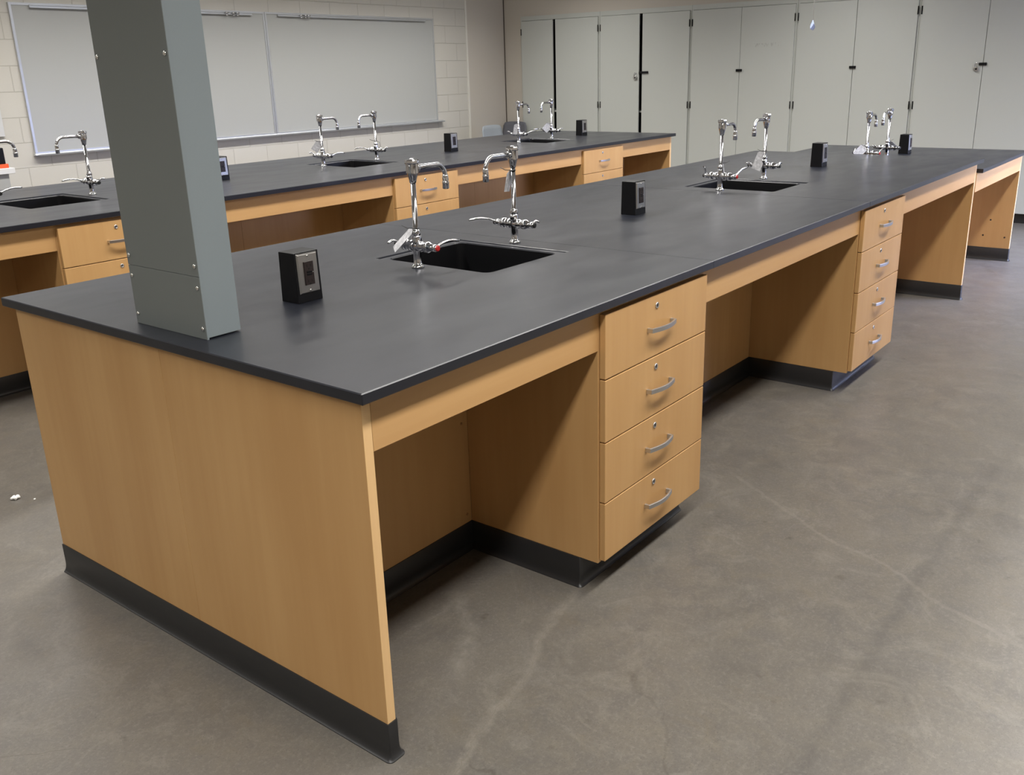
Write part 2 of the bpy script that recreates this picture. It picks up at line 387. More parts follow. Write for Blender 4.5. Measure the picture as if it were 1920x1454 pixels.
# ceiling lights
def make_light():
    t = thing('ceiling_light', (0, 0, 0), 'x', 'ceiling light', 'recessed ceiling light fixtures')
    bm = bmesh.new(); w, h = .62, .15
    for a in ((-w-.02, -w, -h-.02, h+.02), (w, w+.02, -h-.02, h+.02), (-w, w, -h-.02, -h), (-w, w, h, h+.02)):
        box(bm, a[0], a[1], a[2], a[3], -.012, 0)
    ob('frame', bm, 'lampframe', t)
    bx('diffuser', 'diffuser', -w, w, -h, h, -.006, -.001, t)
    return t
LG = make_light()
rown = {-1.0: 'over the open aisle on the window side', 2.0: 'over the gap between the two benches', 5.0: 'over the far side of the rear bench'}
for i, (x, y) in enumerate(FIX):
    lab = 'long white recessed ceiling light %s' % rown[y]
    if i == 0: LG.location = (x, y, CEIL); LG['label'] = lab
    else: dup(LG, (x, y, CEIL), lab)
    area('ceiling_lamp', (x, y, CEIL-.02), (0, 0, 0), 1.22, .28, LAMP_W*(.95 if y > 4 else .92 if y < 0 else 1), LAMP_C, 136)

# ---------------------------------------------------------------- benches
H, T, BH = .914, .0258, .0975
WID = 1.546
XE, YE, TH, YK, TK, CW = .022, .0312, .0253, .530, .0975, .622
BC = .098

def cove(name, path, parent, closed=False, end0=None):
    """rubber base swept along path (outward = right-hand side), flared toe, rounded outside corners"""
    prof = [(.0, .0), (.0145, .0), (.0142, .0022), (.0118, .0042), (.0088, .0075), (.0065, .012), (.0048, .018), (.0038, .026), (.0035, .034), (.0035, BH-.001), (.0028, BH), (.0, BH)]
    P = [Vector((x, y)) for x, y in path]
    secs = []
    for i, p in enumerate(P):
        n1 = n2 = None
        if i > 0: d = (p-P[i-1]).normalized(); n1 = Vector((d.y, -d.x))
        if i < len(P)-1: d = (P[i+1]-p).normalized(); n2 = Vector((d.y, -d.x))
        if n1 is None: secs.append((p, n2, 1)); continue
        if n2 is None: secs.append((p, n1, 1)); continue
        cr = n1.x*n2.y-n1.y*n2.x
        if cr > 0:   # convex -> fan
            a0 = math.atan2(n1.y, n1.x)
            for k in range(7):
                a = a0+math.pi/2*k/6; secs.append((p, Vector((math.cos(a), math.sin(a))), 1))
        else: secs.append((p, (n1+n2), 1))
    bm = bmesh.new(); rings = []
    for p, n, s in secs: rings.append([bm.verts.new((p.x+n.x*o*s, p.y+n.y*o*s, z)) for o, z in prof])
    for a, b in zip(rings, rings[1:]):
        for k in range(len(prof)): 
            try: bm.faces.new((a[k], a[(k+1) % len(prof)], b[(k+1) % len(prof)], b[k]))
            except ValueError: pass
    for r in (rings[0], rings[-1]): bm.faces.new(r)
    bmesh.ops.remove_doubles(bm, verts=bm.verts, dist=.00005)
    bm.faces.ensure_lookup_table(); bmesh.ops.recalc_face_normals(bm, faces=bm.faces)
    for f in bm.faces: f.smooth = True
    for e in bm.edges:
        if len(e.link_faces) != 2 or e.calc_face_angle(0) > rad(38): e.smooth = False
    return ob(name, bm, 'rubber', parent)

def slab(name, x0, x1, y0, y1, z0, z1, holes, m, parent=None, bevel=.0022, seams=()):
    xs = sorted({x0, x1, *[h[0] for h in holes], *[h[1] for h in holes]}); ys = sorted({y0, y1, *[h[2] for h in holes], *[h[3] for h in holes]})
    inside = lambda a, b: any(h[0] < a < h[1] and h[2] < b < h[3] for h in holes)
    bm = bmesh.new(); cache = {}
    def V(x, y, z):
        k = (round(x, 5), round(y, 5), round(z, 5))
        if k not in cache: cache[k] = bm.verts.new(k)
        return cache[k]
    nx, ny = len(xs)-1, len(ys)-1
    full = lambda i, j: 0 <= i < nx and 0 <= j < ny and not inside((xs[i]+xs[i+1])/2, (ys[j]+ys[j+1])/2)
    for i in range(nx):
        for j in range(ny):
            if not full(i, j): continue
            a, b, c, d = xs[i], xs[i+1], ys[j], ys[j+1]
            bm.faces.new((V(a, c, z1), V(b, c, z1), V(b, d, z1), V(a, d, z1)))
            bm.faces.new((V(a, d, z0), V(b, d, z0), V(b, c, z0), V(a, c, z0)))
            if not full(i-1, j): bm.faces.new((V(a, c, z0), V(a, c, z1), V(a, d, z1), V(a, d, z0)))
            if not full(i+1, j): bm.faces.new((V(b, d, z0), V(b, d, z1), V(b, c, z1), V(b, c, z0)))
            if not full(i, j-1): bm.faces.new((V(b, c, z0), V(b, c, z1), V(a, c, z1), V(a, c, z0)))
            if not full(i, j+1): bm.faces.new((V(a, d, z0), V(a, d, z1), V(b, d, z1), V(b, d, z0)))
    o = ob(name, bm, m, parent, bevel, 1)
    me = o.data
    at = me.attributes.new('bevel_weight_edge', 'FLOAT', 'EDGE')
    b2 = bmesh.new(); b2.from_mesh(me); b2.edges.ensure_lookup_table()
    for i, e in enumerate(b2.edges):
        seam = any(all(abs(v.co.x-q) < .0002 for v in e.verts) for q in seams)
        w = 1.0 if len(e.link_faces) == 2 and e.calc_face_angle(0) > rad(35) and not seam else 0.0
        at.data[i].value = w
    b2.free(); o.modifiers['bevel'].limit_method = 'WEIGHT'
    return o

SINK = (-.215, .215, -.25, .25)   # rim rectangle about the sink centre

def bench(x0, y0, L, h, cabs, label, joined=False, seams_at=(), screws=(), capscrews=False, yk=YK):
    """fixed panelwork of one bench: end panels, aprons, knee-space back panels, rubber base"""
    t = thing('bench_frame', (x0, y0, 0), label, 'bench')
    U = h-T
    ap = U-.122
    # end panels (two boards meeting in a hairline joint on the near end)
    for nm, a in (('near', XE), ('far', L-XE-TH-.010)):
        if joined and nm == 'near': continue
        bm = bmesh.new()
        box(bm, a, a+TH, YE, .7602, BC-.003, U); box(bm, a, a+TH, .7610, WID-YE, BC-.003, U)
        box(bm, a+.001, a+TH-.001, .76, .7612, BC, U-.001)
        box(bm, a+.002, a+TH-.002, YE+.002, WID-YE-.002, 0, BC)
        e = ob('end_panel', bm, 'wood', t, .0008, 1)
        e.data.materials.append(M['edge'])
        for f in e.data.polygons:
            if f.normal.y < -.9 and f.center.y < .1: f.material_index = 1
    xl, xr = (-.0175 if joined else XE+TH), L-XE-TH-.010
    # stretches of knee space between the cabinets
    gaps = []; c = xl
    for cx in cabs: gaps.append((c, cx)); c = cx+CW
    gaps.append((c, xr))
    for a, b in gaps:
        if b-a < .05: continue
        bx('apron', 'woodx', a+.0007, b-.0007, YE, YE+.02, ap, U, t, .0006)
        bx('apron', 'woodx', a+.0007, b-.0007, WID-YE-.02, WID-YE, ap, U, t, .0006)
        bm = bmesh.new()
        mids = [s for s in seams_at if a+.05 < s < b-.05]
        cuts = [a]+mids+[b]
        for p, q in zip(cuts, cuts[1:]): box(bm, p+(.0006 if p != a else 0), q-(.0006 if q != b else 0), yk, yk+.018, BC-.003, U-.001)
        box(bm, a+.001, b-.001, yk+.002, yk+.016, 0, U-.002)
        ob('back_panel', bm, 'wood', t, .0005, 1)
    bx('back_panel', 'wood', xl, xr, WID-YK-.018, WID-YK, 0, U-.001, t)
    # rubber base
    path = [(xl, yk)] if joined else [(XE, WID-YE), (XE, YE), (xl, YE), (xl, yk)]
    for cx in cabs: path += [(cx, YK), (cx, TK), (cx+CW, TK), (cx+CW, YK)]
    path += [(xr, yk), (xr, YE), (xr+TH, YE), (xr+TH, WID-YE)]
    cove('rubber_base', path, t)
    for x, z in screws:
        bm = bmesh.new(); lathe(bm, [(.005, 0), (.0045, .002), (.002, .003)], 12, axis_mtx((x, YK+.0005, z), (0, -1, 0)))
        ob('screw', bm, 'copperscrew', t)
    if capscrews:
        for y, z in ((.187, .313), (.228, .190), (.073, .184)):
            bm = bmesh.new(); lathe(bm, [(.007, 0), (.006, .0015), (.003, .002)], 12, axis_mtx((xr-.0003, y, z), (-1, 0, 0)))
            ob('screw', bm, 'outlet', t)
    return t

def pull_bm():
    """arched bar pull, centred, mounted on the plane y=0, projecting to -y"""
    bm = bmesh.new(); n = 18; w, dep, th, hh = .072, .031, .0048, .0072
    def pt(s, off):   # s -1..1
        x = w*s; y = -(dep*.60+dep*.40*math.cos(s*math.pi/2)) + off
        return x, y
    outer = [(-w-.002, 0)]+[pt(-1+2*i/n, 0) for i in range(n+1)]+[(w+.002, 0)]
    inner = [(w-.008, 0)]+[(pt(1-2*i/n, th)[0]*.93, pt(1-2*i/n, th+.001)[1]) for i in range(n+1)]+[(-w+.008, 0)]
    o2 = outer; i2 = list(reversed(inner))
    a = [[bm.verts.new((x, y, z)) for x, y in o2] for z in (-hh, hh)]
    b = [[bm.verts.new((x, y, z)) for x, y in i2] for z in (-hh, hh)]
    for k in range(len(o2)-1):
        bm.faces.new((a[0][k], a[0][k+1], a[1][k+1], a[1][k])); bm.faces.new((b[0][k+1], b[0][k], b[1][k], b[1][k+1]))
        bm.faces.new((a[1][k], a[1][k+1], b[1][k+1], b[1][k])); bm.faces.new((a[0][k+1], a[0][k], b[0][k], b[0][k+1]))
    for k in (0, -1): bm.faces.new((a[0][k], a[1][k], b[1][k], b[0][k]))
    return bm
def make_cabinet():
    t = thing('drawer_cabinet', (0, 0, 0), 'x', 'cabinet', 'four-drawer wooden base cabinets under the black worktops')
    U = H-T
    bm = bmesh.new(); e = .019
    box(bm, 0, e, 0, YK-YE, BC, U-.001); box(bm, CW-e, CW, 0, YK-YE, BC, U-.001)
    box(bm, e, CW-e, .004, YK-YE, BC, BC+.018); box(bm, e, CW-e, 0, YK-YE-.07, U-.02, U-.001)
    box(bm, e, CW-e, YK-YE-.035, YK-YE-.027, BC+.018, U-.02)
    box(bm, 0.001, CW-.001, TK-YE, YK-YE, 0, BC)
    ob('carcass', bm, 'wood', t, .0006, 1)
    z0, z1, g = BC+.010, .8715, .0035
    dh = (z1-z0+g)/4
    for k in range(4):
        a = z1-dh*(k+1)+g; b = z1-dh*k
        d = bx('drawer', 'wood', .006, CW-.006, -.021, -.0015, a, b, t, .0018)
        h = ob('handle', pull_bm(), 'pull', d, .0012, 2); h.location = (CW/2-.003, -.021, (a+b)/2-.004)
        bm = bmesh.new(); lathe(bm, [(.0095, 0), (.0095, .0025), (.008, .0035), (.0065, .0035), (.006, .0025), (.001, .0025)], 20, axis_mtx((0, 0, 0), (0, -1, 0)))
        lk = ob('lock', bm, 'pull', d); lk.location = (CW/2-.022, -.021, b-.032)
        bm = bmesh.new(); box(bm, -.0012, .0012, -.0032, -.0024, -.0045, .0045)
        # key slot is part of the lock mesh's look
        bm2 = lk.data; bb = bmesh.new(); bb.from_mesh(bm2); 
        nf = len(bb.faces); box(bb, -.0012, .0012, -.0036, -.0022, -.0045, .0045); bb.faces.ensure_lookup_table()
        for f in bb.faces[nf:]: f.material_index = 1
        bb.to_mesh(bm2); bb.free(); bm2.materials.append(M['slot']); bm.free()
    return t
CAB = make_cabinet()
CAB.location = (.9016, YE, 0)
CAB['label'] = 'nearest four-drawer maple cabinet under the front bench, all drawers visible'
dup(CAB, (3.0718, YE, 0), 'second four-drawer cabinet of the front bench, pinkish daylight on its fronts')
dup(CAB, (.888, 2.9917+YE, 0), 'rear bench drawer cabinet partly hidden behind the grey column')
dup(CAB, (3.077, 2.9917+YE, 0), 'rear bench drawer cabinet seen behind the nearest tap')
dup(CAB, (5.250, 2.9917+YE, 0), 'rear bench drawer cabinet nearest the tall painted cupboards')

L1 = 5.3284
bench(0, 0, L1, H, [.9016, 3.0718], 'maple panelled frame of the front bench with black rubber base', seams_at=(2.3, 4.47), screws=((.872, .45), (.880, .128)))
H3 = .845
bench(L1+.008, 0, 6.808-L1-.008, H3, [], 'lower maple bench section beyond the end of the front bench, lit white by daylight', joined=True, capscrews=True, yk=.495)
bench(0, 2.9917, 6.796, H, [.888, 3.077, 5.250], 'maple panelled frame of the rear bench near the whiteboards', seams_at=(2.26, 4.47))

def worktop(x0, x1, y0, h, sinks, label, group=None):
    holes = [(cx+SINK[0], cx+SINK[1], y0+WID/2+SINK[2]-.023, y0+WID/2+SINK[3]-.023) for cx in sinks]
    o = slab('worktop', x0, x1, y0, y0+WID, h-T, h, holes, 'epoxy', seams=(1.5388, 1.5410, 3.0972, 3.0998))
    return tag(o, label, 'worktop', group)
worktop(0, 1.5388, 0, H, [1.217], 'black worktop slab at the near end of the front bench, carrying the grey column')
worktop(1.5410, 3.0972, 0, H, [], 'black worktop slab in the middle of the front bench, without a sink')
worktop(3.0998, L1, 0, H, [3.437], 'black worktop slab of the front bench beyond the seam above the second cabinet')
worktop(L1+.008, 6.808, 0, H3, [5.63], 'lower black worktop beyond the end of the front bench')
worktop(0, 6.796, 2.9917, H, [1.217, 3.41, 5.62], 'long black worktop of the rear bench')

def make_sink():
    t = thing('sink', (0, 0, 0), 'x', 'sink', 'black sinks let into the worktops')
    a, b, c, d = SINK; z = -.0045
    s = .0008; i = .024; r = .03; n = 6
    def rr(x0, x1, y0, y1, r):
        pts = []
        for cx, cy, a0 in ((x1-r, y1-r, 0), (x0+r, y1-r, 90), (x0+r, y0+r, 180), (x1-r, y0+r, 270)):
            for k in range(n+1):
                q = rad(a0+90*k/n); pts.append((cx+r*math.cos(q), cy+r*math.sin(q)))
        return pts
    def ring(bm, pts, z): return [bm.verts.new((x, y, z)) for x, y in pts]
    def bridge(bm, A, B):
        for k in range(len(A)):
            f = bm.faces.new((A[k], A[(k+1) % len(A)], B[(k+1) % len(A)], B[k])); f.smooth = False
    bm = bmesh.new()
    R0 = ring(bm, rr(a+s, b-s, c+s, d-s, .0015), z-.008)
    R1 = ring(bm, rr(a+s, b-s, c+s, d-s, .0015), z)
    R2 = ring(bm, rr(a+i, b-i, c+i, d-i, r), z)
    R3 = ring(bm, rr(a+i+.002, b-i-.002, c+i+.002, d-i-.002, r), z-.004)
    bridge(bm, R0, R1); bridge(bm, R1, R2); bridge(bm, R2, R3)
    ob('rim', bm, 'epoxy', t)
    bm = bmesh.new()
    A = ring(bm, rr(a+i+.002, b-i-.002, c+i+.002, d-i-.002, r), z-.004)
    B = ring(bm, rr(a+i+.008, b-i-.008, c+i+.008, d-i-.008, r), z-.17)
    C_ = ring(bm, rr(a+i+.03, b-i-.03, c+i+.03, d-i-.03, r), z-.195)
    bridge(bm, A, B); bridge(bm, B, C_); bm.faces.new(C_)
    o = ob('basin', bm, 'basin', t)
    so = o.modifiers.new('thick', 'SOLIDIFY'); so.thickness = .008; so.offset = 1
    bm = bmesh.new(); lathe(bm, [(.03, 0), (.03, .003), (.022, .004), (.018, .001), (.001, .001)], 24)
    dr = ob('drain', bm, 'steel', t); dr.location = (0, 0, z-.1945)
    return t
SK = make_sink()
SY = WID/2-.023
SK.location = (1.217, SY, H); SK['label'] = 'nearest black rectangular sink, on the front bench between two taps'
dup(SK, (3.437, SY, H), 'second black sink along the front bench')
dup(SK, (5.63, SY, H3), 'black sink in the lower worktop at the far end')
dup(SK, (1.217, 2.9917+SY, H), 'black sink of the rear bench left of the grey column, cut by the photo edge')
dup(SK, (3.41, 2.9917+SY, H), 'black sink of the rear bench in front of the whiteboards')
dup(SK, (5.62, 2.9917+SY, H), 'black sink of the rear bench nearest the chairs')

# ---------------------------------------------------------------- taps
def lever_bm(p, d, L=.105):
    """tapered lever from p along d, paddle slightly wider at the tip"""
    d = Vector(d).normalized(); bm = bmesh.new()
    pts = [Vector(p)+d*L*t+Vector((0, 0, .010*math.sin(t*math.pi)+.006*t)) for t in [i/10 for i in range(11)]]
    rs = [.0062, .0050, .0046, .0045, .0046, .0048, .0050, .0052, .0055, .0055, .0035]
    tube(bm, pts, rs, 12, .8); return bm
def make_tap(name, loc, rz, label, lev_a, lev_b, twist=0.0, group='gooseneck laboratory taps'):
    """rz: direction of the spout; lev_a is the lever on the -y side when rz = 0"""
    t = thing(name, loc, label, 'tap', group, rz)
    bm = bmesh.new()
    lathe(bm, [(.0215, 0), (.0215, .004), (.019, .009), (.0145, .013), (.0132, .016), (.0130, .052), (.0150, .058), (.0158, .072), (.0150, .086), (.0145, .100), (.0115, .108)], 28)
    for s in (-1, 1):
        lathe(bm, [(.0180, 0), (.0180, .022), (.0160, .028), (.0160, .034), (.0182, .036), (.0178, .052), (.0125, .060), (.0105, .072)], 24, axis_mtx((0, s*.004, .071), (0, s, 0)))
    # bonnet rising behind the riser
    lathe(bm, [(.014, 0), (.012, .018), (.009, .026)], 20, axis_mtx((.004, 0, .082), (.25, 0, 1)))
    ob('valve_body', bm, 'chrome', t)
    bm = bmesh.new()
    lathe(bm, [(.0125, .104), (.0145, .107), (.0145, .117), (.0125, .121), (.0108, .124), (.0088, .128), (.0088, .285)], 24)
    # hexagonal coupling nut
    lathe(bm, [(.0150, .108), (.0150, .116)], 6, None, False)
    ob('riser_pipe', bm, 'chrome', t)
    bm = bmesh.new()
    lathe(bm, [(.0105, .272), (.0120, .280), (.0150, .292), (.0170, .300), (.0170, .331), (.0150, .333)], 28)
    for k in range(8):
        a = k*math.pi/4; box_r = Matrix.Rotation(a, 4, 'Z')
        b = bmesh.new(); box(b, .014, .0195, -.0030, .0030, .302, .334)
        for v in b.verts: v.co = box_r @ v.co
        me = bpy.data.meshes.new('tmp'); b.to_mesh(me); b.free(); bm.from_mesh(me); bpy.data.meshes.remove(me)
    # scalloped cap
    n = 48; ringA = []
    for z, q in ((.331, .98), (.334, 1.03), (.341, 1.03), (.344, .95)):
        ringA.append([bm.verts.new(((.0212+.0012*math.cos(8*2*math.pi*i/n))*q*math.cos(2*math.pi*i/n), (.0212+.0012*math.cos(8*2*math.pi*i/n))*q*math.sin(2*math.pi*i/n), z)) for i in range(n)])
    for A, B in zip(ringA, ringA[1:]):
        for i in range(n): bm.faces.new((A[i], A[(i+1) % n], B[(i+1) % n], B[i]))
    bm.faces.new(list(reversed(ringA[0]))); bm.faces.new(ringA[-1])
    lathe(bm, [(.009, .343), (.008, .347), (.003, .348)], 16)
    # side socket for the spout
    lathe(bm, [(.0125, .008), (.0125, .026), (.0105, .029)], 20, axis_mtx((0, 0, .317), (1, 0, 0)))
    ob('vacuum_breaker', bm, 'chrome', t)
    bm = bmesh.new(); pts = [(.02, 0, .317), (.06, 0, .3185), (.107, 0, .3185)]
    R = .041
    for k in range(1, 11):
        a = rad(90*k/10*.97); pts.append((.111+R*math.sin(a), 0, .3185-R*(1-math.cos(a))))
    e = pts[-1]; pts.append((e[0]+.0005, 0, e[2]-.006))
    tube(bm, pts, .0078, 18)
    ob('spout', bm, 'chrome', t)
    ex, ez = pts[-1][0], pts[-1][2]
    bm = bmesh.new(); lathe(bm, [(.0085, .010), (.0098, .004), (.0105, -.008), (.0095, -.012), (.0115, -.014), (.0118, -.019), (.0108, -.021), (.0110, -.035), (.0095, -.037)][::-1], 24)
    ae = ob('aerator', bm, 'chrome', t); ae.location = (ex, 0, ez)
    for s, lv, col in ((-1, lev_a, 'red' if rz == 0 and loc[1] < 2 else 'tie'), (1, lev_b, 'tie')):
        if lv is None: continue
        p = (0, s*.080, .072)
        bm = lever_bm(p, lv[:3], lv[3] if len(lv) > 3 else .105)
        lathe(bm, [(.0105, 0), (.0120, .004), (.0115, .015), (.0085, .020)], 20, axis_mtx((0, s*.070, .071), (0, s, 0)))
        lv_o = ob('lever_handle', bm, 'chrome', t)
        bm = bmesh.new(); lathe(bm, [(.0098, 0), (.0098, .004), (.006, .0058)], 20, axis_mtx((0, s*.089, .071), (0, s, 0)))
        ob('index_button', bm, col, lv_o)
    return t
CY = .765; RY = 2.9917+.772
P = math.pi
A = (1, -.1, .12, .115); B_ = (-.55, .35, .05, .07)
make_tap('lab_tap', (.962, CY, H), 0, 'nearest chrome tap with a red button, left end of the first sink', (1, -.02, .0, .112), (-1, .15, .0, .045))
make_tap('lab_tap', (1.473, CY, H), P, 'chrome tap at the right end of the first sink, tag tied under its head', (.80, -.50, .06, .11), (-.6, .3, -.02, .03))
make_tap('lab_tap', (3.160, CY+.005, H), 0, 'chrome tap at the left end of the second sink of the front bench', (1, -.1, .25, .12), (-.55, -.1, .55, .06))
make_tap('lab_tap', (3.718, CY+.015, H), P, 'chrome tap at the right end of the second sink of the front bench', (1, .25, .12, .115), (-1, .1, .1, .04))
make_tap('lab_tap', (5.400, CY, H3), 0, 'left chrome tap of the far lower bench, beside the painted cupboards', (1, -.1, .2, .115), (1, .25, .2, .1))
make_tap('lab_tap', (5.860, CY, H3), P, 'right chrome tap of the far lower bench, next to the power box', (1, .1, .1, .115), (1, -.25, .1, .1))
make_tap('lab_tap', (.962, RY, H), 0, 'chrome tap at the left photo edge, only spout and lever tip showing', (1, -.05, .1, .115), (-1, .1, .1, .1))
make_tap('lab_tap', (1.486, RY, H), P, 'chrome tap of the rear bench just left of the grey column', (1, -.25, .02, .11), (-.3, .2, .1, .04))
make_tap('lab_tap', (3.157, RY, H), 0, 'rear bench chrome tap with a hanging tag, in front of the right whiteboard', (1, -.15, .06, .115), (-.3, .2, .1, .04))
make_tap('lab_tap', (3.665, RY, H), P, 'rear bench chrome tap on the right of the middle sink, black tie round its riser', (1, -.4, .06, .11), (-.3, .2, .1, .03))
make_tap('lab_tap', (5.372, RY, H), 0, 'left chrome tap of the rear bench, in front of the plastic chairs', (1, -.2, .12, .12), (-.3, .2, .1, .04))
make_tap('lab_tap', (5.862, RY, H), P, 'right tap of the rear bench, in front of the gap in the first cupboard', (1, -.3, .06, .12), (-.3, .2, .1, .04))

def make_tag(loc, zt, rvec, ln, wd, yaw, label, slack=.03, shape=True):
    """paper tag on a black tie round a tap riser; zt tie height above loc, card hangs along rvec"""
    x, y, z = loc
    t = thing('paper_tag', (x, y, z+zt), label, 'tag', 'paper tags tied to the taps')
    bm = bmesh.new()
    r = .0102
    pts = [(r*math.cos(a), r*math.sin(a), .0) for a in [2*math.pi*k/20 for k in range(20)]]
    pts.append(pts[0]); tube(bm, pts, .0014, 8)
    d = Vector(rvec).normalized()
    st = Vector((d.x, d.y, 0)).normalized()*r
    tail = st + Vector((d.x, d.y, 0)).normalized()*.035+Vector((0, 0, .010))
    tube(bm, [st, (st+tail)/2+Vector((0, 0, -.004)), tail], [.0015, .0013, .0010], 8)
    ob('tie', bm, 'tie', t)
    # card: pentagon tag shape in local plane (u along d, v across)
    u = d; vv = Vector((math.cos(yaw), math.sin(yaw), 0)); vv = (vv-u*vv.dot(u)).normalized(); n = u.cross(vv)
    h = ln; w = wd/2
    if shape: poly = [(0, -w*.35), (0, w*.35), (h*.14, w), (h, w), (h, -w), (h*.14, -w)]
    else: poly = [(0, -w), (0, w), (h, w), (h, -w)]
    m = Matrix(((u.x, vv.x, n.x, st.x), (u.y, vv.y, n.y, st.y), (u.z, vv.z, n.z, -.002), (0, 0, 0, 1)))
    bm = bmesh.new(); prism(bm, poly, -.0003, .0003, m)
    ob('card', bm, 'tag', t)
    return t
make_tag((.962, CY, H), .128, (-.35, .50, -.62), .092, .040, rad(70), 'paper tag hanging down beside the nearest tap')
make_tag((1.473, CY, H), .262, (-.10, .16, -1), .075, .036, rad(5), 'paper tag hanging high on the riser of the tap right of the first sink')
make_tag((3.160, CY+.005, H), .135, (.12, -.14, -1), .085, .042, rad(20), 'paper tag beside the left tap of the second front sink')
make_tag((3.718, CY+.015, H), .150, (-.35, .25, -1), .105, .050, rad(-60), 'grey paper tag on the right tap of the second front sink')
make_tag((5.400, CY, H3), .120, (-.7, .5, -.7), .095, .055, rad(-55), 'paper tag on the left tap of the far lower bench')
make_tag((5.860, CY, H3), .120, (.5, -.5, -.6), .085, .055, rad(60), 'paper tag spread beside the right tap of the far lower bench')
make_tag((3.157, RY, H), .168, (-.45, .45, -.85), .075, .050, rad(-50), 'square paper tag on the rear bench tap in front of the right whiteboard')
make_tag((5.372, RY, H), .160, (-.15, .1, -1), .09, .052, rad(-60), 'paper tag on the rear bench tap in front of the chairs')
make_tag((5.862, RY, H), .130, (-.6, .5, -.75), .08, .06, rad(-50), 'paper tag on the rear bench tap in front of the first cupboard')
for loc, lab in (((3.665, RY, H), 'short black tie left round the riser of the rear tap right of the middle sink'),):
    bm = bmesh.new(); r = .0102
    pts = [(r*math.cos(a), r*math.sin(a), 0) for a in [2*math.pi*k/20 for k in range(21)]]
    tube(bm, pts, .0014, 8); tube(bm, [(-.007, .007, 0), (-.02, .02, .006), (-.03, .03, .014)], [.0018, .0016, .0012], 8)
    tube(bm, [(.008, -.006, 0), (.02, -.018, -.01), (.022, -.022, -.035), (.016, -.018, -.05)], .0012, 8)
    o = ob('cable_tie', bm, 'tie'); o.location = (loc[0], loc[1], loc[2]+.135); tag(o, lab, 'cable tie')

# ---------------------------------------------------------------- power boxes
def make_box():
    t = thing('power_box', (0, 0, 0), 'x', 'power outlet', 'black power boxes standing on the worktops')
    w, dpt, h = .0865, .072, .1405
    bm = bmesh.new(); s = .014
    # slightly splayed pedestal: deeper foot than top
    lo = [(-w/2, -dpt/2), (w/2, -dpt/2), (w/2, dpt/2), (-w/2, dpt/2)]
    hi = [(-w/2+.001, -dpt/2+.004), (w/2-.001, -dpt/2+.004), (w/2-.001, dpt/2-.003), (-w/2+.001, dpt/2-.003)]
    a = [bm.verts.new((x, y, 0)) for x, y in lo]; b = [bm.verts.new((x, y, h)) for x, y in hi]
    for i in range(4): bm.faces.new((a[i], a[(i+1) % 4], b[(i+1) % 4], b[i]))
    bm.faces.new(a[::-1]); bm.faces.new(b)
    ob('housing', bm, 'black', t, .0015)
    tilt = math.atan2(.004, h)
    yf = lambda z: -dpt/2+.004*z/h
    bm = bmesh.new()
    z0, z1, pw = .0245, .1375, .036
    prof = [(pw, 0), (pw-.0022, .0028)]
    def P3(x, z, o): return (x, yf(z)-o, z)
    A = [bm.verts.new(P3(x, z, 0)) for x, z in ((-pw, z0), (pw, z0), (pw, z1), (-pw, z1))]
    B = [bm.verts.new(P3(x, z, .0045)) for x, z in ((-pw+.004, z0+.004), (pw-.004, z0+.004), (pw-.004, z1-.004), (-pw+.004, z1-.004))]
    for i in range(4): bm.faces.new((A[i], A[(i+1) % 4], B[(i+1) % 4], B[i]))
    bm.faces.new(B); bm.faces.new(A[::-1])
    pl = ob('face_plate', bm, 'steel', t, .0008)
    for z in (z0+.0085, z1-.0085):
        bm = bmesh.new(); lathe(bm, [(.0035, 0), (.003, .0015), (.001, .002)], 14, axis_mtx((0, yf(z)-.0044, z), (0, -1, 0)))
        ob('screw', bm, 'screw', pl)
    bm = bmesh.new(); zc = (z0+z1)/2
    v = [];
    for o in (.004, .0075):
        k = 0 if o < .005 else .0008
        v.append([bm.verts.new(P3(x, z, o)) for x, z in ((-.0166+k, zc-.033+k), (.0166-k, zc-.033+k), (.0166-k, zc+.033-k), (-.0166+k, zc+.033-k))])
    for i in range(4): bm.faces.new((v[0][i], v[0][(i+1) % 4], v[1][(i+1) % 4], v[1][i]))
    bm.faces.new(v[1]); bm.faces.new(v[0][::-1])
    rc = ob('receptacle', bm, 'outlet', t, .0004)
    bm = bmesh.new()
    def hole(x, z, a, b): box(bm, x-a, x+a, yf(z)-.0081, yf(z)-.0070, z-b, z+b)
    for sz in (-1, 1):
        zz = zc+sz*.021
        hole(-.0063, zz, .0011, .004); hole(.0063, zz, .0011, .0034); hole(0, zz-.0085 if sz > 0 else zz-.0085, .0024, .0024)
    ob('socket_slots', bm, 'slot', rc)
    bm = bmesh.new(); box(bm, -.009, .009, yf(zc)-.0085, yf(zc)-.007, zc+.001, zc+.006); box(bm, -.009, .009, yf(zc)-.0085, yf(zc)-.007, zc-.006, zc-.001)
    ob('test_button', bm, 'black', rc, .0004)
    bm = bmesh.new(); lathe(bm, [(.0011, 0), (.0008, .0008)], 10, axis_mtx((.0125, yf(zc)-.0074, zc+.002), (0, -1, 0)))
    ob('indicator_light', bm, 'foam', rc)
    return t
PB = make_box(); by = .740
PB.location = (.466, by, H); PB['label'] = 'nearest black power box, steel face plate with a dark outlet, beside the column'
dup(PB, (2.288, .752, H), 'black power box standing between the two sinks of the front bench')
dup(PB, (4.452, .745, H), 'black power box near the far end of the front bench, side face toward us')
dup(PB, (6.243, .745, H3), 'black power box on the far lower bench, partly behind the step in height')
dup(PB, (2.300, 3.735, H), 'power box of the rear bench half hidden by the grey column')
dup(PB, (4.452, 3.735, H), 'rear bench power box below the right whiteboard edge')
dup(PB, (6.308, 3.735, H), 'rear bench power box in front of the first tall cupboards')

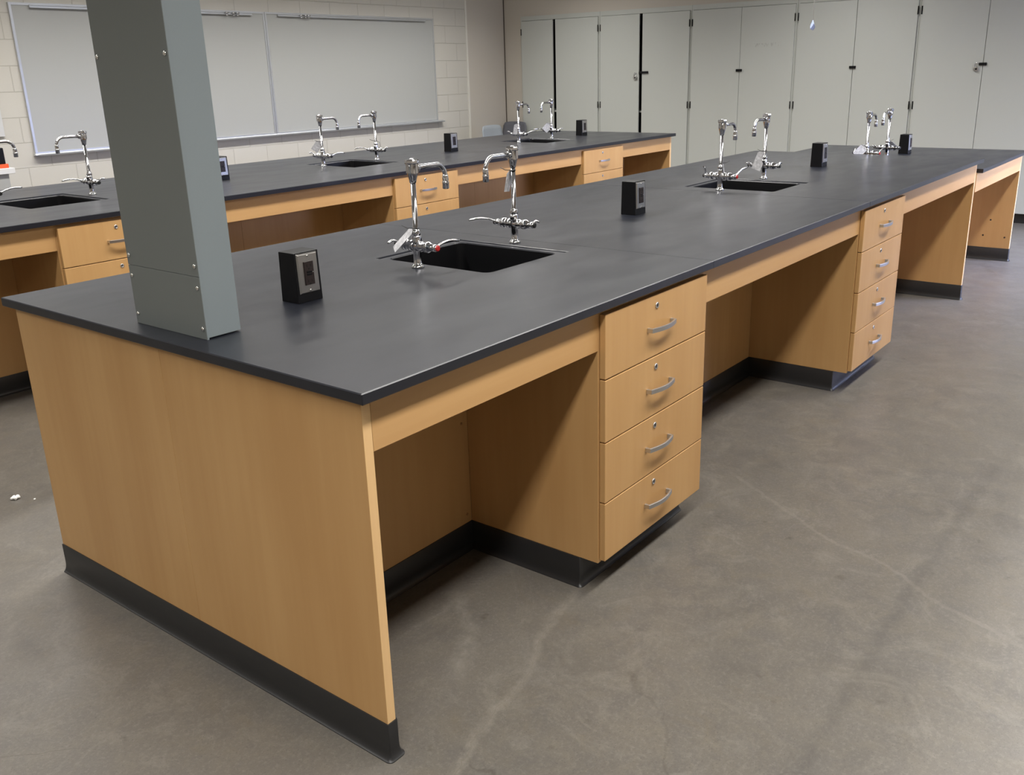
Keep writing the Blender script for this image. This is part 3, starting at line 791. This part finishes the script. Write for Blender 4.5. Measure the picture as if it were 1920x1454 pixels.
# ---------------------------------------------------------------- service column
t = thing('service_column', (.0640, .608, H), 'grey enamelled square service column rising from the front worktop to the ceiling', 'column')
hh = CEIL-H
bm = bmesh.new(); box(bm, .002, .099, .002, .304, .003, hh); ob('shaft', bm, 'grey', t, .0012)
bm = bmesh.new(); box(bm, 0, .0016, -.0005, .3065, 0, .1535); ob('lower_cover', bm, 'greydk', t, .0006, 1)
bm = bmesh.new(); box(bm, 0, .0016, -.0005, .3065, .1545, hh); ob('upper_cover', bm, 'greydk', t, .0006, 1)
bm = bmesh.new(); box(bm, .0015, .006, -.0005, .0025, 0, hh); ob('flange', bm, 'grey', t)
for z in (.026, .127, .180, .656, 1.20, 1.72):
    for y in (.011, .295):
        bm = bmesh.new(); lathe(bm, [(.0058, 0), (.0054, .0020), (.0036, .0034), (.0012, .0038)], 16, axis_mtx((0, y, z), (-1, 0, 0)))
        ob('screw', bm, 'screw', t)

# ---------------------------------------------------------------- whiteboards
def board(x0, x1, label, railx, clips, left, right):
    z0, z1, y = .955, 2.118, RY1
    t = thing('whiteboard', ((x0+x1)/2, y, z0), label, 'whiteboard', 'wall whiteboards')
    o = (x0+x1)/2
    bx('writing_surface', 'white', x0-o+.012, x1-o-.012, -.016, -.004, .012, z1-z0-.012, t)
    bm = bmesh.new()
    box(bm, x0-o, x0-o+.02, -.022, -.002, 0, z1-z0); box(bm, x1-o-.02, x1-o, -.022, -.002, 0, z1-z0)
    box(bm, x0-o+.02, x1-o-.02, -.022, -.002, z1-z0-.02, z1-z0); box(bm, x0-o+.02, x1-o-.02, -.022, -.002, 0, .02)
    ob('frame', bm, 'alu', t, .001, 1)
    bm = bmesh.new()
    a, b = x0-o-left, x1-o+right
    poly = [(-.002, .010), (-.022, .008), (-.050, -.004), (-.054, .002), (-.058, .000), (-.056, -.010), (-.045, -.013), (-.002, -.010)]
    A_ = [bm.verts.new((a+(.03 if y_ < -.05 and left else 0), y_, z_)) for y_, z_ in poly]; B2 = [bm.verts.new((b, y_, z_)) for y_, z_ in poly]
    for i in range(8): bm.faces.new((A_[i], A_[(i+1) % 8], B2[(i+1) % 8], B2[i]))
    bm.faces.new(A_); bm.faces.new(B2[::-1])
    ob('pen_tray', bm, 'alu', t)
    r0, r1 = railx
    bm = bmesh.new(); zr = z1-z0-.036
    box(bm, r0-o, r1-o, -.034, -.018, zr-.002, zr+.020); box(bm, r0-o, r1-o, -.044, -.034, zr-.002, zr+.003); box(bm, r0-o, r1-o, -.040, -.034, zr+.016, zr+.020)
    rl = ob('display_rail', bm, 'alu', t, .0008, 1)
    for c in clips:
        bm = bmesh.new(); tube(bm, [(c-o, -.05, zr+.014), (c-o+.03, -.05, zr+.014)], .009, 12); tube(bm, [(c-o+.002, -.05, zr-.006), (c-o+.028, -.05, zr-.006)], .006, 12)
        ob('clip', bm, 'pull', rl)
    return t
board(2.515, 4.945, 'whiteboard partly hidden behind the grey column, left of the pair', (2.67, 4.79), (4.48, 4.555, 4.60), .01, 0)
board(4.948, 7.365, 'whiteboard right of the grey column, ending near the room corner', (5.10, 7.22), (5.365, 5.42, 5.46), 0, .085)
tag(bx('notice_board', 'tack', 1.2, 2.305, RY1-.02, RY1-.001, 1.115, 2.2, None, .002), 'pale grey wall board cut by the left photo edge', 'notice board')

# low cabinet by the whiteboard wall with a black and orange device on it
t = thing('side_table', (1.85, 6.32, 0), 'white-topped grey side table by the wall at the left photo edge', 'table')
bx('table_top', 'cartw', -.45, .294, -.20, .20, .862, .905, t, .003)
bx('cupboard', 'cartg', -.43, .25, -.18, .18, .02, .862, t, .002)
bx('plinth', 'rubber', -.41, .23, -.16, .16, 0, .02, t)
t = thing('black_device', (2.03, 6.205, .905), 'black box with an orange band standing on the white-topped side table', 'device')
bx('band', 'orange', -.12, .085, -.06, .06, 0, .030, t, .003)
bx('housing', 'black', -.13, .070, -.055, .055, .030, .150, t, .006)

# ---------------------------------------------------------------- plastic chairs
def make_chair(m, loc, rz, label):
    t = thing('plastic_chair', loc, label, 'chair', 'plastic chairs by the far corner', rz)
    n = 10
    # seat shell: front at -y, back at +y
    bm = bmesh.new(); G = []
    prof = [(-.22, .435), (-.19, .452), (-.10, .450), (0, .442), (.10, .438), (.16, .445), (.195, .47)]
    for y, z in prof:
        G.append([bm.verts.new((x*.225, y, z+.02*abs(x)**3)) for x in [(-1+2*k/n) for k in range(n+1)]])
    for a, b in zip(G, G[1:]):
        for k in range(n): f = bm.faces.new((a[k], a[k+1], b[k+1], b[k])); f.smooth = True
    o = ob('seat', bm, m, t); s = o.modifiers.new('s', 'SOLIDIFY'); s.thickness = .009
    bm = bmesh.new(); G = []
    for i in range(9):
        q = i/8; z = .47+.41*q; y = .195+.055*q**1.1
        w = .215-.03*q-(.02 if i == 8 else 0)
        G.append([bm.verts.new((x*w, y-.035*(1-q*.3)*x*x, z-(.012*x*x*x*x if i == 8 else 0))) for x in [(-1+2*k/n) for k in range(n+1)]])
    for a, b in zip(G, G[1:]):
        for k in range(n): f = bm.faces.new((a[k], a[k+1], b[k+1], b[k])); f.smooth = True
    o = ob('backrest', bm, m, t); s = o.modifiers.new('s', 'SOLIDIFY'); s.thickness = .009
    for sx in (-1, 1):
        for y0, y1 in ((-.16, -.22), (.15, .23)):
            bm = bmesh.new(); tube(bm, [(sx*.17, y0, .435), (sx*.205, y1, .02), (sx*.206, y1, .002)], .0105, 12); ob('leg', bm, 'pull', t)
    return t
make_chair('chair', (7.90, 5.93, 0), 0, 'light grey plastic chair standing behind the rear bench')
make_chair('chairdk', (8.39, 6.335, 0), rad(-90), 'dark grey plastic chair turned sideways in the room corner')

# ---------------------------------------------------------------- tall cupboards along the far wall
FX = 8.70
def cupboard(y0, y1, doors, label, group='tall pale cupboards along the far wall'):
    """y1 > y0; doors: list of dicts ya, yb (extent), hinge 'a' or 'b' side, material"""
    t = thing('tall_cupboard', (FX, (y0+y1)/2, 0), label, 'cupboard', group)
    o = (y0+y1)/2
    zb, zt = .09, 2.157
    bm = bmesh.new()
    g = .0008
    box(bm, 0, .50, y0-o+g, y0-o+.019, zb, zt-g); box(bm, 0, .50, y1-o-.019, y1-o-g, zb, zt-g)
    box(bm, 0, .50, y0-o+.019, y1-o-.019, 2.104, zt-g); box(bm, 0, .50, y0-o+.019, y1-o-.019, zb, zb+.02)
    box(bm, .02, .50, y0-o+.019, y1-o-.019, 1.0, 1.02)
    ob('frame', bm, 'cab', t)
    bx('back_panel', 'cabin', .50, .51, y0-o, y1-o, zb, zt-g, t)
    bx('plinth', 'rubber', .015, .50, y0-o+g, y1-o-g, 0, zb, t)
    for d in doors:
        dd = bx('door', d.get('m', 'cab'), -.018, -.0005, d['a']-o, d['b']-o, zb+.004, 2.1, t, .0015)
        yh = (d['a'] if d['h'] == 'a' else d['b'])-o
        sgn = 1 if d['h'] == 'a' else -1
        for z in (1.97, 1.09, .30):
            bm = bmesh.new(); tube(bm, [(-.021, yh-sgn*.001, z-.038), (-.021, yh-sgn*.001, z+.038)], .0056, 10)
            ob('hinge', bm, 'hinge', dd)
        if 'latch' in d:
            ya, yb, z = d['latch']
            bx('latch', 'black', -.034, -.018, ya-o, yb-o, z-.013, z+.013, dd, .003)
    return t
def padlock(y, z, label):
    t = thing('padlock', (FX-.03, y, z), label, 'padlock', 'small padlocks on the cupboard doors')
    bm = bmesh.new(); lathe(bm, [(.020, -.007), (.024, -.004), (.024, .004), (.020, .007)], 22, axis_mtx((0, 0, -.035), (1, 0, 0)))
    ob('lock_body', bm, 'steel', t)
    bm = bmesh.new(); tube(bm, [(0, .013, -.02), (0, .016, .005), (0, .008, .022), (0, -.008, .022), (0, -.014, .008)], .0035, 10)
    ob('shackle', bm, 'chrome', t)
    bm = bmesh.new(); lathe(bm, [(.009, 0), (.006, .002)], 14, axis_mtx((-.007, 0, -.035), (-1, 0, 0)))
    ob('keyhole', bm, 'black', t)
cupboard(5.078, 6.272, [dict(a=5.764, b=6.252, h='b'), dict(a=5.097, b=5.722, h='a')], 'first tall cupboard by the room corner, narrow black gap between its doors')
cupboard(3.858, 5.077, [dict(a=4.524, b=5.060, h='b'), dict(a=3.877, b=4.482, h='a', latch=(4.396, 4.515, 1.455))], 'tall cupboard with a wide black gap and a bar latch, second from the room corner')
cupboard(2.637, 3.857, [dict(a=3.2565, b=3.839, h='b', latch=(3.222, 3.290, 1.455)), dict(a=2.655, b=3.2525, h='a', m='smudge')], 'tall cupboard with faint rubbed-out marks on its right door')
cupboard(1.411, 2.636, [dict(a=2.017, b=2.618, h='b', latch=(1.982, 2.048, 1.461)), dict(a=1.429, b=2.013, h='a')], 'tall cupboard behind the hanging pull cord')
cupboard(.190, 1.410, [dict(a=.796, b=1.392, h='b', latch=(.760, .828, 1.464)), dict(a=.208, b=.792, h='a')], 'tall cupboard at the right photo edge with a round padlock')
cupboard(-1.03, .189, [dict(a=-.418, b=.171, h='b'), dict(a=-1.012, b=-.422, h='a')], 'tall cupboard cut by the right photo edge, standing behind the far lower bench')
bx('x', 'cab', FX-.001, RX1+.5, RY0, -1.032, 0, 2.156).name = 'wall_far_right'
tag(bpy.data.objects['wall_far_right'], kind='structure')
padlock(4.566, 1.432, 'small padlock hanging from the cupboard door left of the wide black gap')
padlock(.846, 1.455, 'small round padlock on the cupboard door near the right photo edge')

# ---------------------------------------------------------------- hanging pull cord
t = thing('pull_cord', (7.5, 2.009, CEIL), 'thin white cord from the ceiling ending in a crumpled pale blue plastic tag', 'cord')
bm = bmesh.new(); tube(bm, [(0, 0, 0), (.002, .002, -.5), (0, 0, 1.885-CEIL)], .0035, 8); ob('cord', bm, 'string', t)
bm = bmesh.new()
pv = [(-.004, 0, 0), (.012, .022, -.045), (.004, .026, -.06), (-.012, .002, -.062), (-.022, -.018, -.04), (.0, -.006, -.02), (.016, -.02, -.07), (-.01, .018, -.085), (.006, -.004, -.10)]
vs = [bm.verts.new(p) for p in pv]
bmesh.ops.convex_hull(bm, input=vs)
o = ob('plastic_tag', bm, 'blue', t); o.location = (0, 0, 1.89-CEIL)
b = o.modifiers.new('b', 'BEVEL'); b.width = .004; b.segments = 2

# ---------------------------------------------------------------- bits on the floor
bm = bmesh.new(); n = 5
lathe(bm, [(.006, .001), (.010, .006), (.005, .011)], 10)
for k in range(n):
    a = 2*math.pi*k/n+.5; l = random.uniform(.016, .022)
    tube(bm, [(.004*math.cos(a), .004*math.sin(a), .006), (l*.6*math.cos(a), l*.6*math.sin(a), .007), (l*math.cos(a), l*math.sin(a), .006)], [.005, .0065, .004], 8)
o = ob('foam_scrap', bm, 'foam'); o.location = (.177, 2.214, 0); tag(o, 'small star-shaped white foam scrap on the floor left of the front bench', 'scrap')
def crumb(loc, r, label):
    bm = bmesh.new(); bmesh.ops.create_icosphere(bm, subdivisions=1, radius=r)
    for v in bm.verts: v.co *= random.uniform(.8, 1.15); v.co.z = max(v.co.z*.6, -r*.5)
    o = ob('crumb', bm, 'foam'); o.location = (loc[0], loc[1], r*.5); tag(o, label, 'crumb', 'white crumbs on the floor')
crumb((.216, 2.148), .0045, 'tiny white crumb right of the star-shaped foam scrap')
